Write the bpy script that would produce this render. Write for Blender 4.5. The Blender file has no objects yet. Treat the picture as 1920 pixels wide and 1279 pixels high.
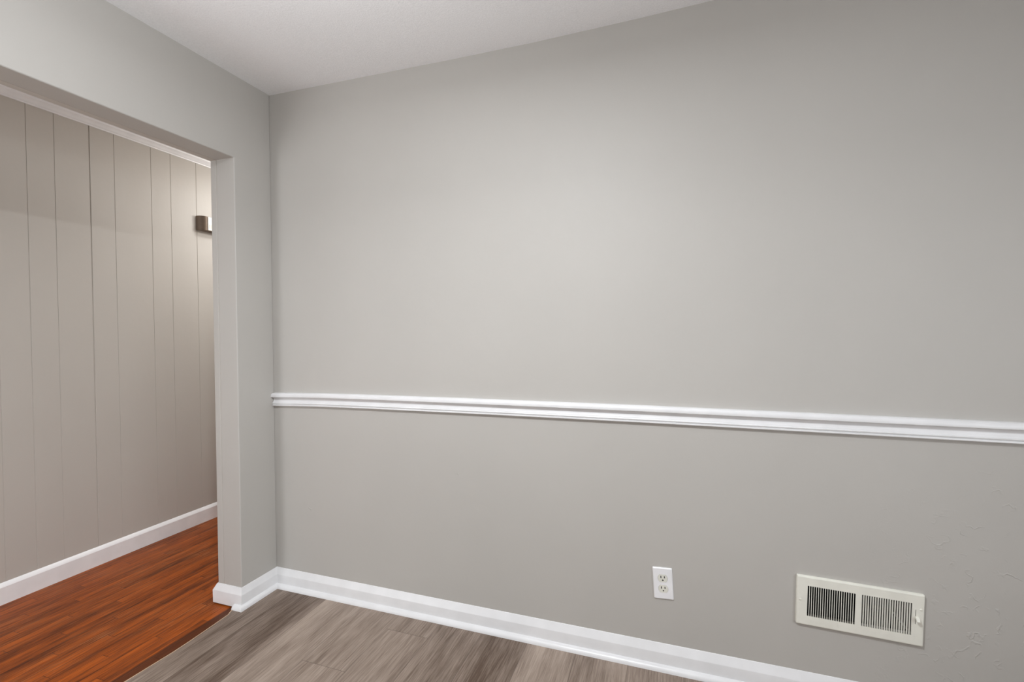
import bpy, bmesh, math
from mathutils import Vector, Matrix

SC = bpy.context.scene
COL = SC.collection

# ------------------------------------------------------------------ camera
def make_camera():
    yaw, pitch, roll = 0.3279, -0.0211, -0.0057
    f = Vector((-math.sin(yaw) * math.cos(pitch), math.cos(yaw) * math.cos(pitch), math.sin(pitch)))
    r0 = Vector((math.cos(yaw), math.sin(yaw), 0))
    u0 = r0.cross(f)
    r = r0 * math.cos(roll) + u0 * math.sin(roll)
    u = -r0 * math.sin(roll) + u0 * math.cos(roll)
    cd = bpy.data.cameras.new('camera')
    cam = bpy.data.objects.new('camera', cd)
    COL.objects.link(cam)
    m = Matrix(((r.x, u.x, -f.x), (r.y, u.y, -f.y), (r.z, u.z, -f.z))).to_4x4()
    m.translation = (1.8872, -1.8410, 1.2728)
    cam.matrix_world = m
    cd.sensor_width = 36.0
    cd.sensor_fit = 'HORIZONTAL'
    cd.lens = 881.547 / 1920 * 36.0
    cd.clip_start = 0.02
    SC.camera = cam
make_camera()

# ------------------------------------------------------------------ light
SC.view_settings.view_transform = 'Standard'
SC.view_settings.look = 'None'
SC.view_settings.gamma = 1.0
SC.view_settings.use_curve_mapping = False
SC.view_settings.exposure = 0.05
SC.cycles.use_denoising = True
SC.cycles.max_bounces = 12
SC.cycles.diffuse_bounces = 8
SC.cycles.sample_clamp_indirect = 6.0

wd = bpy.data.worlds.new('world')
SC.world = wd
wd.use_nodes = True
wd.node_tree.nodes['Background'].inputs[0].default_value = (0.75, 0.85, 1.0, 1)
wd.node_tree.nodes['Background'].inputs[1].default_value = 0.6

def lamp(name, kind, loc, energy, color, size=0.1, size_y=None, aim=None, shape=None, spread=None):
    ld = bpy.data.lights.new(name, kind)
    ld.energy = energy
    ld.color = color
    o = bpy.data.objects.new(name, ld)
    COL.objects.link(o)
    o.location = loc
    if kind == 'AREA':
        ld.shape = shape or ('RECTANGLE' if size_y else 'DISK')
        ld.size = size
        if size_y: ld.size_y = size_y
        if spread: ld.spread = spread
    else:
        ld.shadow_soft_size = size
    if aim:
        o.rotation_euler = (Vector(aim) - Vector(loc)).to_track_quat('-Z', 'Y').to_euler()
    return o
WARM = (1.0, 0.98, 0.95)
NEUT = (0.97, 0.985, 1.0)
LAMPC = (0.94, 0.97, 1.0)
# lamp hanging from this room's ceiling (above the frame): light down to the room
lamp('ceiling_lamp_light', 'AREA', (1.40, -1.40, 2.34), 37, LAMPC, 0.13, aim=(1.40, -1.40, 0))
lamp('ceiling_fill_uplight', 'AREA', (1.02, -1.42, 1.90), 15, LAMPC, 0.4, aim=(1.02, -1.42, 3))  # added fill with no fixture, lifts the ceiling and the left corner
# added fill in the made-up window of the right wall, outside the frame
lamp('right_wall_fill', 'AREA', (3.78, -1.8, 1.3), 24, (0.94, 0.97, 1.0), 1.5, 1.25, aim=(0, -1.8, 1.2))
# hallway: a lamp round the corner, then two added fills without a known source
lamp('hallway_lamp_light', 'POINT', (-0.50, 1.05, 2.12), 13, WARM, 0.07)
lamp('hallway_down_fill', 'AREA', (-0.55, 0.80, 2.36), 5, NEUT, 0.25, aim=(-0.55, 0.80, 0))  # added fill shining down, not a real fitting
lamp('hallway_end_fill', 'AREA', (-0.70, -3.2, 1.0), 24, NEUT, 0.6, 1.5, aim=(-0.75, 0, 1.2))  # added fill from the open end, brightens panelling and soffit

# ------------------------------------------------------------------ helpers
def add_obj(name, bm, mat, parent=None, kind=None, smooth=False):
    me = bpy.data.meshes.new(name)
    bmesh.ops.recalc_face_normals(bm, faces=bm.faces)
    bm.to_mesh(me)
    bm.free()
    for m in (mat if isinstance(mat, (list, tuple)) else [mat]):
        me.materials.append(m)
    if smooth:
        for p in me.polygons: p.use_smooth = True
        me.set_sharp_from_angle(angle=math.radians(32))
    o = bpy.data.objects.new(name, me)
    COL.objects.link(o)
    if parent: o.parent = parent
    if kind: o['kind'] = kind
    return o

def add_box(bm, lo, hi):
    x0, y0, z0 = lo; x1, y1, z1 = hi
    v = [bm.verts.new(p) for p in ((x0,y0,z0),(x1,y0,z0),(x1,y1,z0),(x0,y1,z0),(x0,y0,z1),(x1,y0,z1),(x1,y1,z1),(x0,y1,z1))]
    fs = []
    for f in ((0,3,2,1),(4,5,6,7),(0,1,5,4),(1,2,6,5),(2,3,7,6),(3,0,4,7)):
        fs.append(bm.faces.new([v[i] for i in f]))
    return v

def add_prism(bm, poly, mapf, d0, d1, holes=()):
    """extrude a 2-D polygon (with optional rectangular/loop holes) from depth d0 to d1; mapf(u, v, d) -> xyz"""
    loops = [poly] + list(holes)
    rings = []
    for d in (d0, d1):
        tmp = bmesh.new()
        es = []
        for lp in loops:
            vs = [tmp.verts.new((p[0], p[1], 0)) for p in lp]
            for i in range(len(vs)):
                es.append(tmp.edges.new((vs[i], vs[(i + 1) % len(vs)])))
        bmesh.ops.triangle_fill(tmp, use_beauty=True, use_dissolve=False, edges=es)
        tmp.verts.index_update()
        idx = {}
        for v in tmp.verts:
            idx[v.index] = bm.verts.new(mapf(v.co.x, v.co.y, d))
        for f in tmp.faces:
            bm.faces.new([idx[v.index] for v in f.verts])
        rings.append([idx[v.index] for v in tmp.verts])
        tmp.free()
    k = 0
    for lp in loops:
        n = len(lp)
        for i in range(n):
            a, b = k + i, k + (i + 1) % n
            bm.faces.new((rings[0][a], rings[0][b], rings[1][b], rings[1][a]))
        k += n

def sweep(bm, path, prof, prev=None, nxt=None):
    """sweep a profile of (offset to the left of the path, z) along a 2-D path with mitred corners"""
    pts = [Vector(p) for p in path]
    full = ([Vector(prev)] if prev else []) + pts + ([Vector(nxt)] if nxt else [])
    off = 1 if prev else 0
    rows = []
    for i, p in enumerate(pts):
        j = i + off
        d1 = (full[j] - full[j - 1]).normalized() if j > 0 else None
        d2 = (full[j + 1] - full[j]).normalized() if j + 1 < len(full) else None
        d1 = d1 or d2; d2 = d2 or d1
        n1 = Vector((-d1.y, d1.x)); n2 = Vector((-d2.y, d2.x))
        m = (n1 + n2).normalized()
        m = m / max(0.2, m.dot(n1))
        rows.append([bm.verts.new((p.x + m.x * o, p.y + m.y * o, z)) for o, z in prof])
    n = len(prof)
    for a, b in zip(rows, rows[1:]):
        for k in range(n):
            bm.faces.new((a[k], a[(k + 1) % n], b[(k + 1) % n], b[k]))
    bm.faces.new(rows[0][::-1])
    bm.faces.new(rows[-1])

def bevel(o, w, seg=2, angle=30):
    m = o.modifiers.new('bevel', 'BEVEL')
    m.width = w; m.segments = seg; m.limit_method = 'ANGLE'; m.angle_limit = math.radians(angle)
    return o

# ------------------------------------------------------------------ materials
class NT:
    def __init__(self, name):
        self.m = bpy.data.materials.new(name)
        self.m.use_nodes = True
        self.t = self.m.node_tree
        self.b = self.t.nodes['Principled BSDF']
    def n(self, kind, **props):
        nd = self.t.nodes.new(kind)
        for k, v in props.items(): setattr(nd, k, v)
        return nd
    def put(self, sock, v):
        if isinstance(v, bpy.types.NodeSocket): self.t.links.new(v, sock)
        else: sock.default_value = v
    def math(self, op, a, b=None, c=None, clamp=False):
        nd = self.n('ShaderNodeMath', operation=op, use_clamp=clamp)
        for i, v in enumerate((a, b, c)):
            if v is not None: self.put(nd.inputs[i], v)
        return nd.outputs[0]
    def mix(self, fac, a, b, blend='MIX'):
        nd = self.n('ShaderNodeMix', data_type='RGBA', blend_type=blend)
        self.put(nd.inputs[0], fac)
        for i, v in ((6, a), (7, b)):
            self.put(nd.inputs[i], v if isinstance(v, bpy.types.NodeSocket) else (*v, 1))
        return nd.outputs[2]
    def pos(self):
        g = self.n('ShaderNodeNewGeometry')
        s = self.n('ShaderNodeSeparateXYZ')
        self.t.links.new(g.outputs['Position'], s.inputs[0])
        return g.outputs['Position'], s.outputs[0], s.outputs[1], s.outputs[2]
    def vec(self, x, y, z):
        c = self.n('ShaderNodeCombineXYZ')
        for i, v in enumerate((x, y, z)): self.put(c.inputs[i], v)
        return c.outputs[0]
    def noise(self, vec, scale, detail=2.0, rough=0.5):
        nd = self.n('ShaderNodeTexNoise')
        self.put(nd.inputs['Vector'], vec)
        nd.inputs['Scale'].default_value = scale
        nd.inputs['Detail'].default_value = detail
        nd.inputs['Roughness'].default_value = rough
        return nd.outputs['Fac']
    def ramp(self, v, lo, hi, a=0.0, b=1.0):
        nd = self.n('ShaderNodeMapRange', clamp=True)
        self.put(nd.inputs[0], v)
        for i, x in enumerate((lo, hi, a, b)): self.put(nd.inputs[i + 1], x)
        return nd.outputs[0]
    def bump(self, h, strength, dist, normal=None):
        nd = self.n('ShaderNodeBump')
        nd.inputs['Strength'].default_value = strength
        nd.inputs['Distance'].default_value = dist
        self.put(nd.inputs['Height'], h)
        if normal is not None: self.put(nd.inputs['Normal'], normal)
        return nd.outputs[0]
    def set(self, color=None, rough=None, spec=None, metal=None, normal=None):
        if color is not None: self.put(self.b.inputs['Base Color'], color if isinstance(color, bpy.types.NodeSocket) else (*color, 1))
        if rough is not None: self.put(self.b.inputs['Roughness'], rough)
        if spec is not None: self.put(self.b.inputs['Specular IOR Level'], spec)
        if metal is not None: self.put(self.b.inputs['Metallic'], metal)
        if normal is not None: self.put(self.b.inputs['Normal'], normal)
        return self.m

def lin(r, g, b):
    return tuple((c / 255 / 12.92) if c / 255 <= 0.04045 else ((c / 255 + 0.055) / 1.055) ** 2.4 for c in (r, g, b))

def mat_wall_paint(name, rgb, dents=True):
    t = NT(name)
    p, x, y, z = t.pos()
    tone = t.noise(p, 2.3, 3)
    base = t.mix(t.ramp(tone, 0.3, 0.7), tuple(c * 0.985 for c in rgb), tuple(c * 1.015 for c in rgb))
    h1 = t.noise(p, 9.0, 3)
    nrm = t.bump(h1, 0.25, 0.006)
    nrm = t.bump(t.noise(p, 260.0, 2), 0.06, 0.001, nrm)
    if dents:
        # knocks, filler ridges and scratches in the paint, mostly on the lower wall
        vor = t.n('ShaderNodeTexVoronoi', feature='F1')
        wob = t.n('ShaderNodeVectorMath', operation='ADD')
        t.put(wob.inputs[0], p)
        t.put(wob.inputs[1], t.vec(t.math('MULTIPLY', t.noise(p, 60, 2), 0.05), 0.0, t.math('MULTIPLY', t.noise(p, 47, 2), 0.05)))
        t.put(vor.inputs['Vector'], wob.outputs[0])
        vor.inputs['Scale'].default_value = 9.0
        spot = t.ramp(vor.outputs['Distance'], 0.02, 0.075, 1.0, 0.0)
        where = t.math('MULTIPLY', t.ramp(z, 1.0, 0.75), t.ramp(t.noise(p, 3.1, 2), 0.45, 0.6))
        patch = t.math('MULTIPLY', t.ramp(x, 2.45, 2.85), t.ramp(z, 0.9, 0.6))
        ridge = t.ramp(t.math('ABSOLUTE', t.math('SUBTRACT', t.noise(p, 13.0, 3), 0.5)), 0.0, 0.02, 1.0, 0.0)
        ridge = t.math('MULTIPLY', ridge, t.math('MULTIPLY', patch, t.ramp(t.noise(p, 21.0, 1), 0.5, 0.62)))
        hh = t.math('ADD', t.math('MULTIPLY', spot, where), t.math('MULTIPLY', ridge, 0.8))
        nrm = t.bump(hh, 0.6, 0.0024, nrm)
    return t.set(base, 0.52, 0.28, normal=nrm)

def mat_planks(name, width, x0, length, seq, dark, light, grain, seam_dark, rough, streak, edge=None, flecks=None, spec=0.4):
    t = NT(name)
    p, x, y, z = t.pos()
    u = t.math('DIVIDE', t.math('SUBTRACT', x, x0), width)
    col = t.math('FLOOR', u)
    fu = t.math('SUBTRACT', u, col)
    # joint offsets and board tones follow low-discrepancy sequences of column and row
    ja, jc, ta, tr, tc = seq
    v = t.math('ADD', t.math('DIVIDE', y, length), t.math('FRACT', t.math('MULTIPLY_ADD', col, ja, jc)))
    row = t.math('FLOOR', v)
    fv = t.math('SUBTRACT', v, row)
    tone = t.math('FRACT', t.math('MULTIPLY_ADD', col, ta, t.math('MULTIPLY_ADD', row, tr, tc)))
    off = t.math('MULTIPLY', tone, 37.0)
    gx = t.math('ADD', t.math('MULTIPLY', x, streak), off)
    fine = t.noise(t.vec(t.math('ADD', t.math('MULTIPLY', x, 185.0), off), t.math('ADD', t.math('MULTIPLY', y, 8.0), off), 0.0), 1.0, 4, 0.65)
    wide = t.noise(t.vec(gx, t.math('ADD', t.math('MULTIPLY', y, 1.6), off), 0.0), 1.0, 4, 0.6)
    f = t.math('ADD', t.math('MULTIPLY', t.math('SUBTRACT', wide, 0.5), grain[0]), t.math('MULTIPLY', t.math('SUBTRACT', fine, 0.5), grain[1]))
    f = t.math('ADD', f, t.math('ADD', t.math('MULTIPLY', t.math('SUBTRACT', tone, 0.5), grain[2]), 0.5), clamp=True)
    c = t.mix(f, dark, light)
    if flecks:  # pale worn grain lines
        fl = t.noise(t.vec(t.math('ADD', t.math('MULTIPLY', x, 300.0), off), t.math('ADD', t.math('MULTIPLY', y, 6.0), off), 0.0), 1.0, 3, 0.6)
        area = t.ramp(t.noise(p, 3.0, 2), 0.42, 0.62)
        c = t.mix(t.math('MULTIPLY', t.math('MULTIPLY', t.ramp(fl, 0.52, 0.68), area), 0.6), c, flecks)
    du = t.math('MULTIPLY', t.math('MINIMUM', fu, t.math('SUBTRACT', 1.0, fu)), width)
    dv = t.math('MULTIPLY', t.math('MINIMUM', fv, t.math('SUBTRACT', 1.0, fv)), length)
    d = t.math('MINIMUM', du, dv)
    seam = t.ramp(d, 0.0004, 0.0016, 1.0, 0.0)
    c = t.mix(t.math('MULTIPLY', seam, seam_dark), c, tuple(q * 0.35 for q in dark))
    if edge:   # a darker stained border board along the doorway
        k = t.math('ADD', x, t.math('MULTIPLY', t.math('SUBTRACT', t.noise(p, 7.0, 2), 0.5), 0.012))
        c = t.mix(t.math('MULTIPLY', t.ramp(k, -0.062, -0.052), 0.85), c, edge)
    nrm = t.bump(t.math('SUBTRACT', t.math('MULTIPLY', fine, 0.15), seam), 0.35, 0.0012)
    return t.set(c, t.ramp(fine, 0.2, 0.8, rough + 0.08, rough - 0.05), spec, normal=nrm)

def mat_simple(name, rgb, rough=0.4, spec=0.4, metal=0.0, lumps=0.0, scale=60.0):
    t = NT(name)
    p, x, y, z = t.pos()
    c = t.mix(t.ramp(t.noise(p, scale * 0.3, 2), 0.35, 0.65), tuple(q * 0.97 for q in rgb), tuple(min(1, q * 1.02) for q in rgb))
    nrm = t.bump(t.noise(p, scale, 3), lumps, 0.002) if lumps else None
    return t.set(c, rough, spec, metal, nrm)

def mat_ceiling():
    t = NT('ceiling_texture_paint')
    p, x, y, z = t.pos()
    h = t.noise(p, 170.0, 3, 0.7)
    return t.set(t.mix(t.ramp(t.noise(p, 220.0, 2), 0.3, 0.7), lin(236, 236, 237), lin(244, 244, 245)), 0.9, 0.1, normal=t.bump(h, 0.5, 0.003))

M_WALL = mat_wall_paint('greige_wall_paint', lin(184, 181, 176))
M_PANEL = mat_wall_paint('taupe_panel_paint', lin(190, 185, 178), dents=False)
M_CEIL = mat_ceiling()
M_TRIM = mat_simple('white_trim_paint', lin(226, 226, 227), 0.32, 0.45, lumps=0.10, scale=45)
M_HALLTRIM = mat_simple('white_trim_paint_lit', lin(241, 241, 242), 0.32, 0.45, lumps=0.10, scale=45)  # trim white lightened to make up for weak light in the hallway
M_GREY = mat_planks('grey_vinyl_planks', 0.20, 0.13, 1.22, (0.78, 100.77, 0.78, 0.82, 100.10), lin(88, 71, 59), lin(172, 156, 143), (1.4, 1.35, 0.55), 0.5, 0.5, 14.0)
M_OAK = mat_planks('orange_oak_strips', 0.041, -0.004, 0.62, (0.3819, 100.3, 0.618, 0.755, 100.2), lin(50, 15, 0), lin(180, 88, 20), (1.2, 1.6, 0.34), 0.7, 0.42, 34.0, edge=lin(70, 32, 9), flecks=lin(196, 138, 92), spec=0.25)
M_EDGE = mat_simple('pale_vinyl_edge', lin(206, 178, 148), 0.5, 0.3)
M_PLATE = mat_simple('white_plastic_plate', lin(236, 236, 238), 0.3, 0.45)
M_RECEPT = mat_simple('almond_receptacle_plastic', lin(222, 221, 211), 0.35, 0.45)
M_DARK = mat_simple('dark_slot', lin(14, 13, 12), 0.8, 0.2)
M_VENT = mat_simple('cream_painted_metal', lin(229, 228, 218), 0.42, 0.4, lumps=0.35, scale=70)
M_DUCT = mat_simple('dark_duct_metal', lin(34, 33, 32), 0.85, 0.2)
M_BRONZE = mat_simple('brushed_bronze_metal', lin(116, 101, 88), 0.42, 0.5, metal=0.6)
M_CHIME = mat_simple('warm_white_plastic', lin(240, 236, 226), 0.4, 0.4)
M_CHIMEGREY = mat_simple('grey_grille_slots', lin(186, 181, 172), 0.6, 0.3)

# ------------------------------------------------------------------ sizes
H = 2.44            # ceiling
RX, RY = 3.7, -3.7  # room extends to here
HX = -1.11          # hallway far wall
HY0, HY1 = -3.4, 1.9
YJ = -0.206         # doorway jamb
HZ = 2.07           # doorway head
YJ2 = -2.25         # the doorway's other jamb, behind the camera's view
T1, T2 = -0.11, -0.145

# ------------------------------------------------------------------ shell
# vent position on the back wall
VC = Vector((2.4745, 0, 0.3393)); VROT = math.radians(1.35)   # right side hangs lower

bm = bmesh.new()
hole = [(VC.x - 0.150, 0.288), (VC.x + 0.150, 0.288), (VC.x + 0.150, 0.391), (VC.x - 0.150, 0.391)]
add_prism(bm, [(-0.15, 0), (RX, 0), (RX, H + 0.05), (-0.15, H + 0.05)], lambda u, v, d: (u, d, v), 0.0, 0.13, [hole])
add_obj('wall_back', bm, M_WALL, kind='structure')

def doorway(y_hi, y_lo):
    return [(y_lo, 0), (YJ2, 0), (YJ2, HZ), (YJ, HZ), (YJ, 0), (y_hi, 0), (y_hi, H + 0.05), (y_lo, H + 0.05)]
bm = bmesh.new()
add_prism(bm, doorway(0.0, RY), lambda u, v, d: (d, u, v), T1, 0.0)
bevel(add_obj('wall_left', bm, M_WALL, kind='structure'), 0.004, 3, 60)

bm = bmesh.new()
add_prism(bm, doorway(HY1, HY0), lambda u, v, d: (d, u, v), T2, T1)
near = bevel(add_obj('wall_hallway_near', bm, [M_PANEL, M_WALL], kind='structure'), 0.003, 2, 60)
for p in near.data.polygons:       # the jamb's edge wears the room's paint
    if abs(p.normal.y) > 0.9: p.material_index = 1

bm = bmesh.new()
add_prism(bm, [(RY - 0.12, 0), (0.13, 0), (0.13, H + 0.05), (RY - 0.12, H + 0.05)], lambda u, v, d: (d, u, v), RX, RX + 0.12,
          [[(-2.6, 0.65), (-1.0, 0.65), (-1.0, 1.95), (-2.6, 1.95)]])
add_obj('wall_right', bm, M_WALL, kind='structure')
bm = bmesh.new(); add_box(bm, (T1, RY - 0.12, 0), (RX, RY, H + 0.05))
add_obj('wall_rear', bm, M_WALL, kind='structure')

# hallway far wall: random-width planks with V grooves
grooves = [-0.4065, -0.2955, -0.1405, -0.0215, 0.178, 0.2955, 0.464, 0.58, 0.78, 0.90, 1.07, 1.19, 1.39, 1.51, 1.68]
gy = -0.4065
wseq = [0.117, 0.20, 0.119, 0.155, 0.111, 0.20, 0.117, 0.169]
k = 0
left = []
while gy > HY0 + 0.3:
    gy -= wseq[k % 8]; k += 1
    left.append(gy)
gs = sorted(left) + grooves
prof = [(HY0, 0.0)]
for g in gs:
    w = 0.0032 if abs(g + 0.1405) < 1e-6 else 0.0016
    prof += [(g - w, 0.0), (g - w * 0.25, -1.5 * w), (g + w * 0.25, -1.5 * w), (g + w, 0.0)]
prof += [(HY1, 0.0), (HY1, -0.06), (HY0, -0.06)]
bm = bmesh.new()
n = len(prof)
lev = [[bm.verts.new((HX + (d * f if d > -0.05 else d), y, z)) for y, d in prof] for z, f in ((0, 0.4), (0.7, 0.5), (1.25, 0.7), (1.75, 1.0), (H + 0.05, 1.0))]
for lo, hi in zip(lev, lev[1:]):   # paint has filled the grooves towards the floor
    for i in range(n):
        bm.faces.new((lo[i], lo[(i + 1) % n], hi[(i + 1) % n], hi[i]))
bm.faces.new(lev[0][::-1]); bm.faces.new(lev[-1])
add_obj('wall_hallway_far', bm, M_PANEL, kind='structure')

bm = bmesh.new(); add_box(bm, (HX - 0.06, HY1, 0), (T1, HY1 + 0.08, H + 0.05))
add_obj('wall_hallway_end', bm, M_PANEL, kind='structure')

# ceilings: the room's sags a little between the corner and the middle of the back wall
bm = bmesh.new()
sag = [(-0.05, 2.444), (0.0, 2.444), (0.31, 2.4405), (0.60, 2.437), (1.0, 2.432), (1.36, 2.431), (1.77, 2.438), (2.02, 2.446), (2.5, 2.446), (3.1, 2.442), (RX, 2.44)]
ys = [0.0, -0.5, -1.2, -2.4, RY]
fade = [1.0, 0.8, 0.4, 0.0, 0.0]
grid = [[bm.verts.new((x, y, 2.4415 + (z - 2.4415) * f)) for x, z in sag] for y, f in zip(ys, fade)]
top = [[bm.verts.new((x, y, H + 0.1)) for x, z in sag] for y in ys]
for a in (grid, top):
    for r0, r1 in zip(a, a[1:]):
        for i in range(len(sag) - 1):
            bm.faces.new((r0[i], r0[i + 1], r1[i + 1], r1[i]))
add_obj('ceiling', bm, M_CEIL, kind='structure', smooth=True)
bm = bmesh.new(); add_box(bm, (HX - 0.06, HY0, H + 0.003), (-0.07, HY1 + 0.08, H + 0.09))
add_obj('ceiling_hallway', bm, M_CEIL, kind='structure')

# floors meet along a slightly wavy cut in the doorway
cut = [(-0.025, -0.2355), (-0.019, -0.2475), (-0.0075, -0.270), (-0.002, -0.348), (0.004, -0.45), (0.0055, -0.53), (-0.003, -0.70), (0.0, -1.1), (0.002, -1.6), (-0.01, YJ2 - 0.02)]
poly = [(-0.05, 0.12), (-0.05, -0.19), (-0.025, -0.19)] + cut + [(-0.05, YJ2 - 0.05), (-0.05, RY), (RX, RY), (RX, 0.12)]
bm = bmesh.new()
add_prism(bm, poly, lambda u, v, d: (u, v, d), -0.05, 0.0)
add_obj('floor', bm, M_GREY, kind='structure')
bm = bmesh.new(); add_box(bm, (HX - 0.03, HY0, -0.06), (0.03, HY1, -0.0035))
add_obj('floor_hallway', bm, M_OAK, kind='structure')
bm = bmesh.new()
sweep(bm, cut[::-1], [(-0.0010, -0.0034), (0.0026, -0.0034), (0.0026, 0.0002), (0.0014, 0.0010), (-0.0010, 0.0010)])
add_obj('trim_4', bm, M_EDGE, kind='structure')

# ------------------------------------------------------------------ trim
BASE = [(0.0, 0.0), (0.0160, 0.0), (0.0165, 0.0610), (0.0158, 0.0630), (0.0145, 0.0650), (0.0045, 0.0860), (0.0025, 0.0895), (0.0, 0.0905)]
SHOE = [(0.015, 0.0), (0.0345, 0.0)] + [(0.0158 + 0.0187 * math.cos(a), 0.0005 + 0.0187 * math.sin(a)) for a in [math.radians(15 * i) for i in range(1, 6)]] + [(0.015, 0.0195)]
bm = bmesh.new(); sweep(bm, [(RX, 0), (0, 0)], BASE, nxt=(0, -1))
add_obj('baseboard_back', bm, M_TRIM, kind='structure', smooth=True)
BASEL = [(o, max(z, 0.003)) for o, z in BASE]
bm = bmesh.new(); sweep(bm, [(0, 0), (0, YJ), (T2, YJ), (T2, HY1)], BASEL, prev=(1, 0))
add_obj('baseboard_left', bm, M_TRIM, kind='structure', smooth=True)
bm = bmesh.new(); sweep(bm, [(RX, 0), (0, 0)], SHOE, nxt=(0, -1))
add_obj('trim_2', bm, M_TRIM, kind='structure', smooth=True)
bm = bmesh.new(); sweep(bm, [(0, 0), (0, YJ), (-0.026, YJ)], SHOE, prev=(1, 0))
add_obj('trim_3', bm, M_TRIM, kind='structure', smooth=True)
FAR = [(0.0, -0.0035), (0.0145, -0.0035), (0.0145, 0.078), (0.0125, 0.081), (0.003, 0.095), (0.0, 0.0965)]
bm = bmesh.new(); sweep(bm, [(HX, HY1), (HX, HY0)], FAR)
add_obj('baseboard_hallway', bm, M_HALLTRIM, kind='structure', smooth=True)
CROWN = [(0.0, 2.40), (0.006, 2.40), (0.008, 2.406), (0.012, 2.408), (0.016, 2.414), (0.024, 2.424), (0.030, 2.428), (0.032, 2.434), (0.036, 2.436), (0.038, 2.443), (0.0, 2.443)]
bm = bmesh.new(); sweep(bm, [(HX, HY1), (HX, HY0)], CROWN)
add_obj('trim_5', bm, M_TRIM, kind='structure', smooth=True)

# chair rail: rounded nose, cove, bead, fillet
RAIL = [(0.0, 0.0), (0.010, -0.0005), (0.0165, -0.0030), (0.0200, -0.0070), (0.0215, -0.0120), (0.0220, -0.0170), (0.0215, -0.0205),
        (0.0185, -0.0217), (0.0120, -0.0232), (0.0085, -0.0260), (0.0068, -0.0300), (0.0066, -0.0350), (0.0078, -0.0400), (0.0098, -0.0445),
        (0.0110, -0.0475), (0.0110, -0.0490), (0.0135, -0.0495), (0.0150, -0.0520), (0.0140, -0.0550), (0.0110, -0.0560), (0.0110, -0.0575),
        (0.0135, -0.0582), (0.0138, -0.0630), (0.0100, -0.0662), (0.0, -0.0670)]
stations = [(0.0, 0.9715), (0.15, 0.9765), (0.32, 0.9805), (0.6, 0.9838), (1.12, 0.9872), (1.77, 0.9895), (2.6, 0.9885), (2.9, 0.988), (RX, 0.987)]
bm = bmesh.new()
rows = []
for i, (x, zt) in enumerate(stations):
    rows.append([bm.verts.new((x + (0.004 * (1 - d / 0.0225) if i == 0 else 0), -d, zt + z)) for d, z in RAIL])
for a, b in zip(rows, rows[1:]):
    for j in range(len(RAIL)):
        bm.faces.new((a[j], a[(j + 1) % len(RAIL)], b[(j + 1) % len(RAIL)], b[j]))
bm.faces.new(rows[0]); bm.faces.new(rows[-1][::-1])
add_obj('trim_1', bm, M_TRIM, kind='structure', smooth=True)

# unseen window added in the right wall to go with the fill light
win = bpy.data.objects.new('added_window_1', None); COL.objects.link(win); win.location = (RX, -1.8, 0.65); win['kind'] = 'structure'
bm = bmesh.new()
add_prism(bm, [(-0.87, -0.07), (0.87, -0.07), (0.87, 1.37), (-0.87, 1.37)], lambda u, v, d: (-d, u, v), 0.0, 0.018,
          [[(-0.8, 0), (0.8, 0), (0.8, 1.3), (-0.8, 1.3)]])
add_obj('added_window_frame', bm, M_TRIM, win)

# ------------------------------------------------------------------ things
def thing(name, label, cat, loc):
    o = bpy.data.objects.new(name, None)
    COL.objects.link(o)
    o.empty_display_size = 0.05
    o.location = loc
    o['label'] = label; o['category'] = cat
    return o

def rounded(w, h, r, seg=5):
    pts = []
    for cx, cy, a0 in ((w - r, h - r, 0), (-w + r, h - r, 90), (-w + r, -h + r, 180), (w - r, -h + r, 270)):
        for i in range(seg + 1):
            a = math.radians(a0 + 90 * i / seg)
            pts.append((cx + r * math.cos(a), cy + r * math.sin(a)))
    return pts

def recept_outline(s=1.0):
    """round face with the top and bottom cut flat"""
    R_, hh = 0.0172 * s, 0.0140 * s
    pts = []
    a0 = math.asin(hh / R_)
    for i in range(15):
        a = -a0 + 2 * a0 * i / 14
        pts.append((R_ * math.cos(a), R_ * math.sin(a)))
    for i in range(15):
        a = math.pi - a0 + 2 * a0 * i / 14
        pts.append((R_ * math.cos(a), R_ * math.sin(a)))
    return pts
wallmap = lambda u, v, d: (u, -d, v)

# duplex outlet
ot = thing('wall_outlet', 'white duplex electrical outlet low on the grey wall, mounted slightly crooked', 'outlet', (1.8568, 0, 0.3205))
ot.rotation_euler = (0, -math.radians(3.3), 0)
bm = bmesh.new()
hl = [[(p[0], p[1] + c) for p in recept_outline(1.03)] for c in (0.0198, -0.0198)]
add_prism(bm, rounded(0.0352, 0.0590, 0.003, 3), wallmap, 0.0, 0.0035, hl)
add_obj('cover_plate', bm, M_PLATE, ot)
bm = bmesh.new()
outer = rounded(0.0352, 0.0590, 0.003, 3); inner = rounded(0.0322, 0.0560, 0.002, 3)
ra = [bm.verts.new(wallmap(u, v, 0.0034)) for u, v in outer]
rb = [bm.verts.new(wallmap(u, v, 0.0056)) for u, v in inner]
for i in range(len(ra)):
    bm.faces.new((ra[i], ra[(i + 1) % len(ra)], rb[(i + 1) % len(ra)], rb[i]))
es = [bm.edges.get((rb[i], rb[(i + 1) % len(rb)])) for i in range(len(rb))]
for lp in hl:
    vs = [bm.verts.new(wallmap(u, v, 0.0056)) for u, v in lp]
    lo_ = [bm.verts.new(wallmap(u, v, 0.0030)) for u, v in lp]
    for i in range(len(vs)):
        j = (i + 1) % len(vs)
        es.append(bm.edges.new((vs[i], vs[j])))
        bm.faces.new((vs[i], vs[j], lo_[j], lo_[i]))
bmesh.ops.triangle_fill(bm, use_beauty=True, use_dissolve=False, edges=es)
add_obj('plate_rim', bm, M_PLATE, ot)
def circle(cx, cy, r, n_=14): return [(cx + r * math.cos(2 * math.pi * i / n_), cy + r * math.sin(2 * math.pi * i / n_)) for i in range(n_)]
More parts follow.
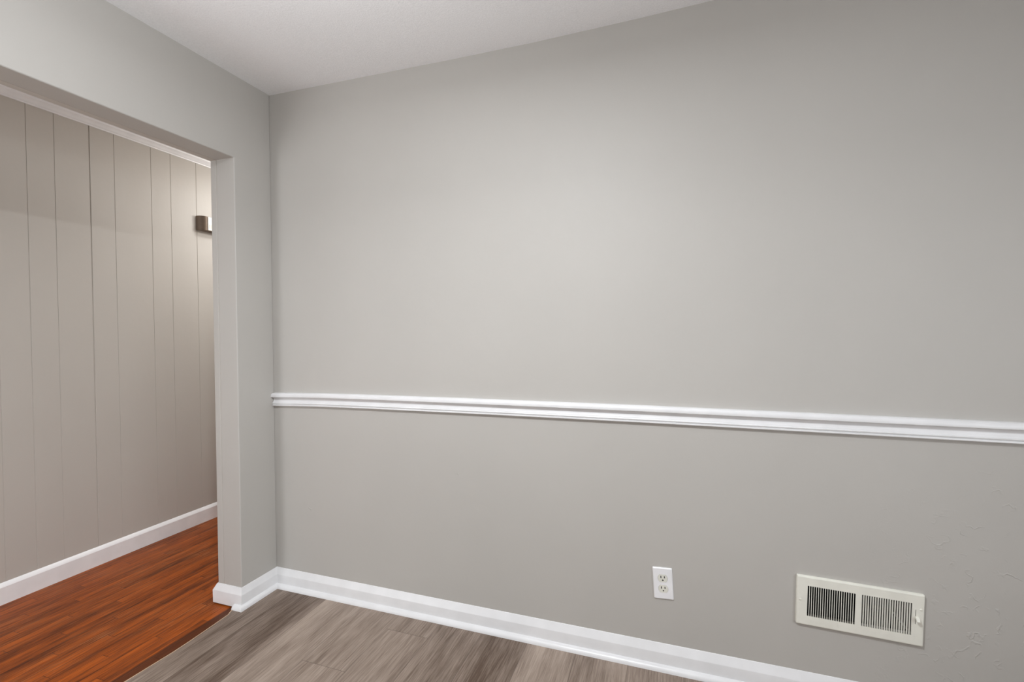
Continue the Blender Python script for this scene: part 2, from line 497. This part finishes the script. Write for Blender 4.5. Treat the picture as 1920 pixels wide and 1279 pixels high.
def slot(cx, cy, w, h): return [(cx - w, cy - h), (cx + w, cy - h), (cx + w, cy + h), (cx - w, cy + h)]
for c in (0.0198, -0.0198):
    sl = [slot(-0.0063, 0.0045, 0.0016, 0.0048), slot(0.0063, 0.0045, 0.0016, 0.0042), circle(0.0, -0.0070, 0.0029)]
    bm = bmesh.new()
    add_prism(bm, recept_outline(), wallmap, 0.0005, 0.0064, sl)
    r = add_obj('receptacle', bm, M_RECEPT, ot)
    r.location = (0, 0, c)
    r['label'] = 'almond plastic receptacle face'
    bm = bmesh.new()
    for s in sl:
        add_prism(bm, s, wallmap, 0.0010, 0.0050)
    sb = add_obj('contact_slot', bm, M_DARK, r)
    sb['label'] = 'dark plug slots'

# air register
vt = thing('air_vent', 'cream painted metal wall register with two banks of slots above the baseboard', 'vent', (VC.x, 0, VC.z))
vt.rotation_euler = (0, VROT, 0)
W2, H2, TH = 0.1795, 0.0842, 0.011
# banks: slots measured from the plate's centre
bank_l = (-0.148, -0.0075); bank_r = (0.0085, 0.1475)
S0, S1 = -0.0520, 0.0535
NS = 21
def slots(b, wfrac):
    pitch = (b[1] - b[0]) / NS
    out = []
    for i in range(NS):
        c = b[0] + pitch * (i + 0.5)
        out.append((c, pitch * wfrac / 2))
    return out
SL, SR = slots(bank_l, 0.72), slots(bank_r, 0.66)
def slot_loop(c, w): return [(c - w, S0 + 0.001), (c + w, S0), (c + w, S1 - 0.001), (c - w, S1)]
lever = (0.1560, 0.0105)
holes = [slot_loop(c, w) for c, w in SL + SR] + [slot(0.1560, 0.0105, 0.0009, 0.0235)]
bm = bmesh.new()
add_prism(bm, rounded(W2 - 0.004, H2 - 0.004, 0.003, 3), wallmap, TH - 0.0012, TH, holes)
add_obj('face_plate', bm, M_VENT, vt)
# folded rim of the plate running back to the wall
bm = bmesh.new()
rings = [(W2 - 0.004, H2 - 0.004, TH), (W2 - 0.0012, H2 - 0.0012, TH - 0.0012), (W2, H2, TH - 0.004), (W2, H2, 0.0)]
rr = [[bm.verts.new(wallmap(u, v, d)) for u, v in rounded(a, b, 0.003, 3)] for a, b, d in rings]
for a, b in zip(rr, rr[1:]):
    for i in range(len(a)):
        bm.faces.new((a[i], a[(i + 1) % len(a)], b[(i + 1) % len(a)], b[i]))
add_obj('rim', bm, M_VENT, vt, smooth=True)
# louvre fins behind the slots, each bank turned outwards
for b, sgn, ang in ((SL, -1, 15), (SR, 1, 24)):
    bm = bmesh.new()
    pitch = b[1][0] - b[0][0]
    a = math.radians(ang) * sgn
    for i, (c, w) in enumerate(b):
        e = c + w + pitch * 0.17
        L = 0.0085 if sgn < 0 else 0.0032
        dx = L * math.sin(a) if sgn < 0 else -L * math.sin(a)
        t = 0.0005
        q = [(e - t, TH - 0.001), (e + t, TH - 0.001), (e + t + (-dx if sgn < 0 else dx), TH - L), (e - t + (-dx if sgn < 0 else dx), TH - L)]
        add_prism(bm, q, lambda u, v, d: (u, -v, d), S0 - 0.002, S1 + 0.002)
    add_obj('louver_bank', bm, M_VENT, vt)
# duct behind, in the wall's hole
bm = bmesh.new()
v = add_box(bm, (-0.1485, 0.0, -0.048), (0.1485, 0.115, 0.0485))
bm.faces.remove([f for f in bm.faces if abs(f.calc_center_median().y) < 1e-6][0])
d = add_obj('duct', bm, M_DUCT, vt)
d['label'] = 'dark duct opening'
# damper lever in its slot
bm = bmesh.new()
add_prism(bm, [(0.0, -0.003), (0.0, 0.003), (-0.004, 0.004), (-0.013, 0.001), (-0.017, -0.007), (-0.012, -0.010), (-0.006, -0.005)],
          lambda u, v, d: (d, u, v), -0.0045, 0.0045)
lv = bevel(add_obj('damper_lever', bm, M_VENT, vt), 0.0008, 2)
lv.location = (0.1585, -TH + 0.001, 0.009)
bm = bmesh.new()
bmesh.ops.create_uvsphere(bm, u_segments=14, v_segments=8, radius=0.0042, matrix=Matrix.Diagonal((1, 0.5, 1, 1)))
sc_ = add_obj('screw', bm, M_VENT, vt, smooth=True)
sc_.location = (-0.1685, -TH, 0.0025)
bm = bmesh.new()
bmesh.ops.create_uvsphere(bm, u_segments=14, v_segments=8, radius=0.0038, matrix=Matrix.Diagonal((1, 0.5, 1, 1)))
sc_ = add_obj('screw', bm, M_VENT, vt, smooth=True)
sc_.location = (0.1695, -TH, 0.036)

# door chime on the hallway wall
CZ0, CZ1 = 1.957, 2.052
ch = thing('door_chime', 'small bronze-sided box with a white front, high on the panelled hallway wall beside the doorway', 'door chime', (HX, 0.558, CZ0))
def end_curve(sgn):
    return [(sgn * (0.060 + 0.040 * math.cos(a)), 0.052 * math.sin(a)) for a in [math.radians(x) for x in (0, 15, 30, 45, 60, 75, 90)]]
pl = end_curve(-1) + end_curve(1)[::-1]
bm = bmesh.new()
add_prism(bm, pl, lambda u, v, d: (v, u, d), 0.0, CZ1 - CZ0)
bevel(add_obj('housing', bm, M_BRONZE, ch, smooth=True), 0.002, 2, 40)
bm = bmesh.new()
add_box(bm, (0.0515, -0.057, 0.003), (0.0575, 0.057, CZ1 - CZ0 - 0.003))
fc = bevel(add_obj('front_cover', bm, M_CHIME, ch), 0.0015, 2)
fc['label'] = 'white front cover'
bm = bmesh.new()
for i in range(9):
    add_box(bm, (0.057, -0.050 + i * 0.0115, 0.014), (0.0579, -0.0455 + i * 0.0115, 0.042))
gr = add_obj('grille', bm, M_CHIMEGREY, fc)
gr['label'] = 'pale grey grille slots'
